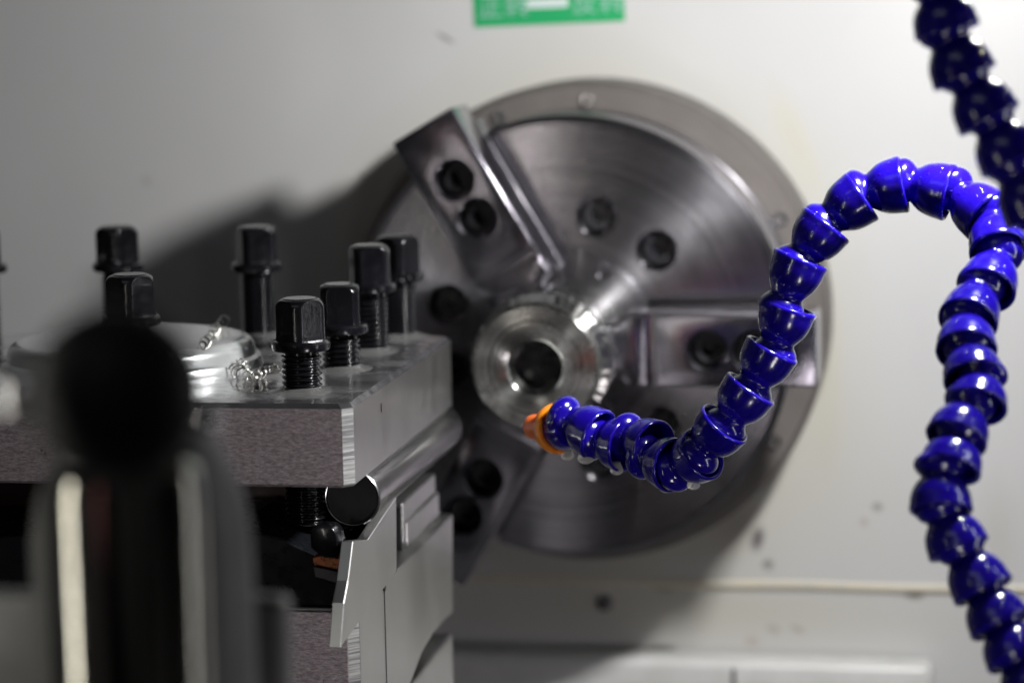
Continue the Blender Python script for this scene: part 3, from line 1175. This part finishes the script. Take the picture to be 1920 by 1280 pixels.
# ------------------------------------------------------------------ blue segmented coolant hoses
def hose_link_mesh(RR=0.0083):
    """local +Z points upstream. wide socket at +Z, ball at -Z"""
    p = [(0.0036, -0.0114), (0.0050, -0.0118), (0.0060, -0.0112), (0.0068, -0.0100), (0.0070, -0.0088), (0.0067, -0.0076), (0.0060, -0.0065),
         (0.0053, -0.0057), (0.0051, -0.0050), (0.0055, -0.0043), (0.0062, -0.0033), (0.0070, -0.0020), (0.0076, -0.0004), (0.0080, 0.0014),
         (RR - 0.0001, 0.0034), (RR + 0.0001, 0.0048), (RR - 0.0001, 0.0054), (RR - 0.0005, 0.0056), (RR - 0.0010, 0.0051),
         (0.0068, 0.0038), (0.0066, 0.0018), (0.0058, -0.0002), (0.0046, -0.0016), (0.0036, -0.0026)]
    sm = []
    V = [Vector((a, b, 0)) for a, b in p]
    for v in catmull(V, 3):
        sm.append((v.x, v.y))
    return lathe(sm, 56, 'Z', True)


def hose(name, spec, label, group=None, first_up=None):
    """spec: (px, py, depth) of the wide rims, ordered from nozzle to supply"""
    pts = [atD(x, y, d) for x, y, d in spec]
    th_ = thing(name, pts[-1], label, 'coolant hose', group)
    me = None
    objs = []
    for i, p in enumerate(pts):
        nx = pts[min(i + 1, len(pts) - 1)]
        pv = pts[max(i - 1, 0)]
        d = ((nx - p).normalized() * 0.55 + (p - pv).normalized() * 0.45) if 0 < i < len(pts) - 1 else (nx - pv)
        d.normalize()
        if me is None:
            o = link('hose_link', hose_link_mesh(), M['blue'], th_, ang=60)
            me = o.data
        else:
            o = bpy.data.objects.new('hose_link', me)
            COL.objects.link(o)
            o.parent = th_
        o.location = p - pts[-1]
        o.rotation_mode = 'QUATERNION'
        o.rotation_quaternion = d.to_track_quat('Z', 'Y')
        # stretch each link so its ball reaches the socket before it
        if i > 0:
            L_ = (p - pv).length
            k = max(0.80, min(1.15, L_ / 0.0128))
            o.scale = (1, 1, k)
        objs.append(o)
    return th_, pts


spec = [(1098, 803, 0.826), (1150, 830, 0.820), (1207, 829, 0.812), (1243, 866, 0.803), (1298, 861, 0.795), (1340, 816, 0.788),
        (1389, 754, 0.786), (1432, 684, 0.784), (1468, 608, 0.782), (1488, 520, 0.780), (1529, 448, 0.779), (1588, 388, 0.778),
        (1661, 352, 0.776), (1746, 354, 0.773), (1827, 388, 0.768), (1867, 445, 0.758), (1858, 518, 0.748), (1824, 577, 0.738),
        (1812, 634, 0.729), (1822, 688, 0.721), (1834, 740, 0.715), (1802, 798, 0.709), (1788, 854, 0.704), (1764, 925, 0.700),
        (1786, 1000, 0.697), (1828, 1076, 0.694), (1862, 1144, 0.690), (1894, 1206, 0.686), (1926, 1268, 0.682), (1962, 1330, 0.68)]
h1, hp = hose('coolant_hose', spec, 'blue segmented coolant hose arching over with an orange nozzle aimed at the workpiece', 'blue segmented coolant hoses')
# nozzle: blue adaptor, amber collar, orange tip
n0 = hp[0]
nt0 = atD(1062, 803, 0.832)
nt1 = atD(1046, 803, 0.836)
nt2 = atD(1003, 800, 0.842)
ax = (nt2 - nt1).normalized()
qq = (nt1 - atD(1000, 806, 0.856)).normalized().to_track_quat('Z', 'Y')


def on_axis(name, prof, mat, loc, q, seg=56):
    o = link(name, lathe(prof, seg, 'Z', True), mat, h1, ang=40)
    o.location = loc - hp[-1]
    o.rotation_mode = 'QUATERNION'
    o.rotation_quaternion = q
    return o


on_axis('adaptor', [(0.003, -0.004), (0.0066, -0.004), (0.0070, -0.002), (0.0068, 0.002), (0.0058, 0.0045), (0.003, 0.0045)], M['blue'], nt0, qq)
on_axis('collar', [(0.0060, 0.0016), (0.0072, 0.0022), (0.0079, 0.0014), (0.0081, 0.0), (0.0078, -0.0014), (0.0066, -0.0020), (0.0050, -0.0020), (0.0050, 0.0)],
        M['orange_ring'], nt1, qq)
q2 = (nt1 - nt2).normalized().to_track_quat('Z', 'Y')
on_axis('nozzle_tip', [(0.0012, -0.0022), (0.0030, -0.0024), (0.0036, -0.0018), (0.0040, -0.0006), (0.0046, 0.0070), (0.0012, 0.0070)], M['orange'], nt2, q2)

spec2 = [(1925, 365, 0.665), (1882, 272, 0.666), (1838, 192, 0.667), (1795, 112, 0.668), (1768, 28, 0.668), (1752, -52, 0.668), (1745, -130, 0.668)]
spec2 = ([(1975, 455, 0.664)] + spec2)[::-1]
hose('coolant_hose', spec2, 'dark blurred blue segmented hose hanging at the top right corner', 'blue segmented coolant hoses')

# drops of milky coolant under the hose
drops = [(1012, 822, 0.842, 1.1, 'under the orange tip'), (1064, 851, 0.836, 1.2, 'under the amber collar'),
         (1098, 855, 0.824, 1.3, 'under the first blue link'), (1156, 879, 0.818, 1.2, 'under the second blue link'),
         (1248, 913, 0.801, 1.2, 'under the lowest blue link'), (1300, 907, 0.793, 1.0, 'right of the lowest drop')]
dprof = [(0, -0.0030), (0.0007, -0.0028), (0.0013, -0.0021), (0.0015, -0.0012), (0.0013, 0.0), (0.0010, 0.0012), (0.0009, 0.0022), (0, 0.0024)]
d0 = None
for x, y, d, s_, w_ in drops:
    if d0 is None:
        o = d0 = link('coolant_drop', lathe(dprof, 24), M['drop'], ang=80)
    else:
        o = d0.copy(); COL.objects.link(o)
    o.location = atD(x, y, d)
    q_ = random.uniform(0.75, 1.1)
    o.scale = (s_ * 1.25 * q_, s_ * 1.25 * q_, s_ * 0.72 * q_)
    o.location.z += 0.0006
    tag(o, 'milky coolant drop hanging ' + w_, 'coolant drop', 'coolant drops hanging from the hose')

for nm, p in (('back', (CX, CY + 0.043, CZ)), ('jaw', (CX, CY - 0.031, CZ)), ('wp', (CX, CY + wy, CZ))):
    print(nm, [round(v, 3) for v in proj(p)])

print('jaw verts', len(jaw.data.vertices), 'body', len(body.data.vertices), 'cover', len(cp.data.vertices))
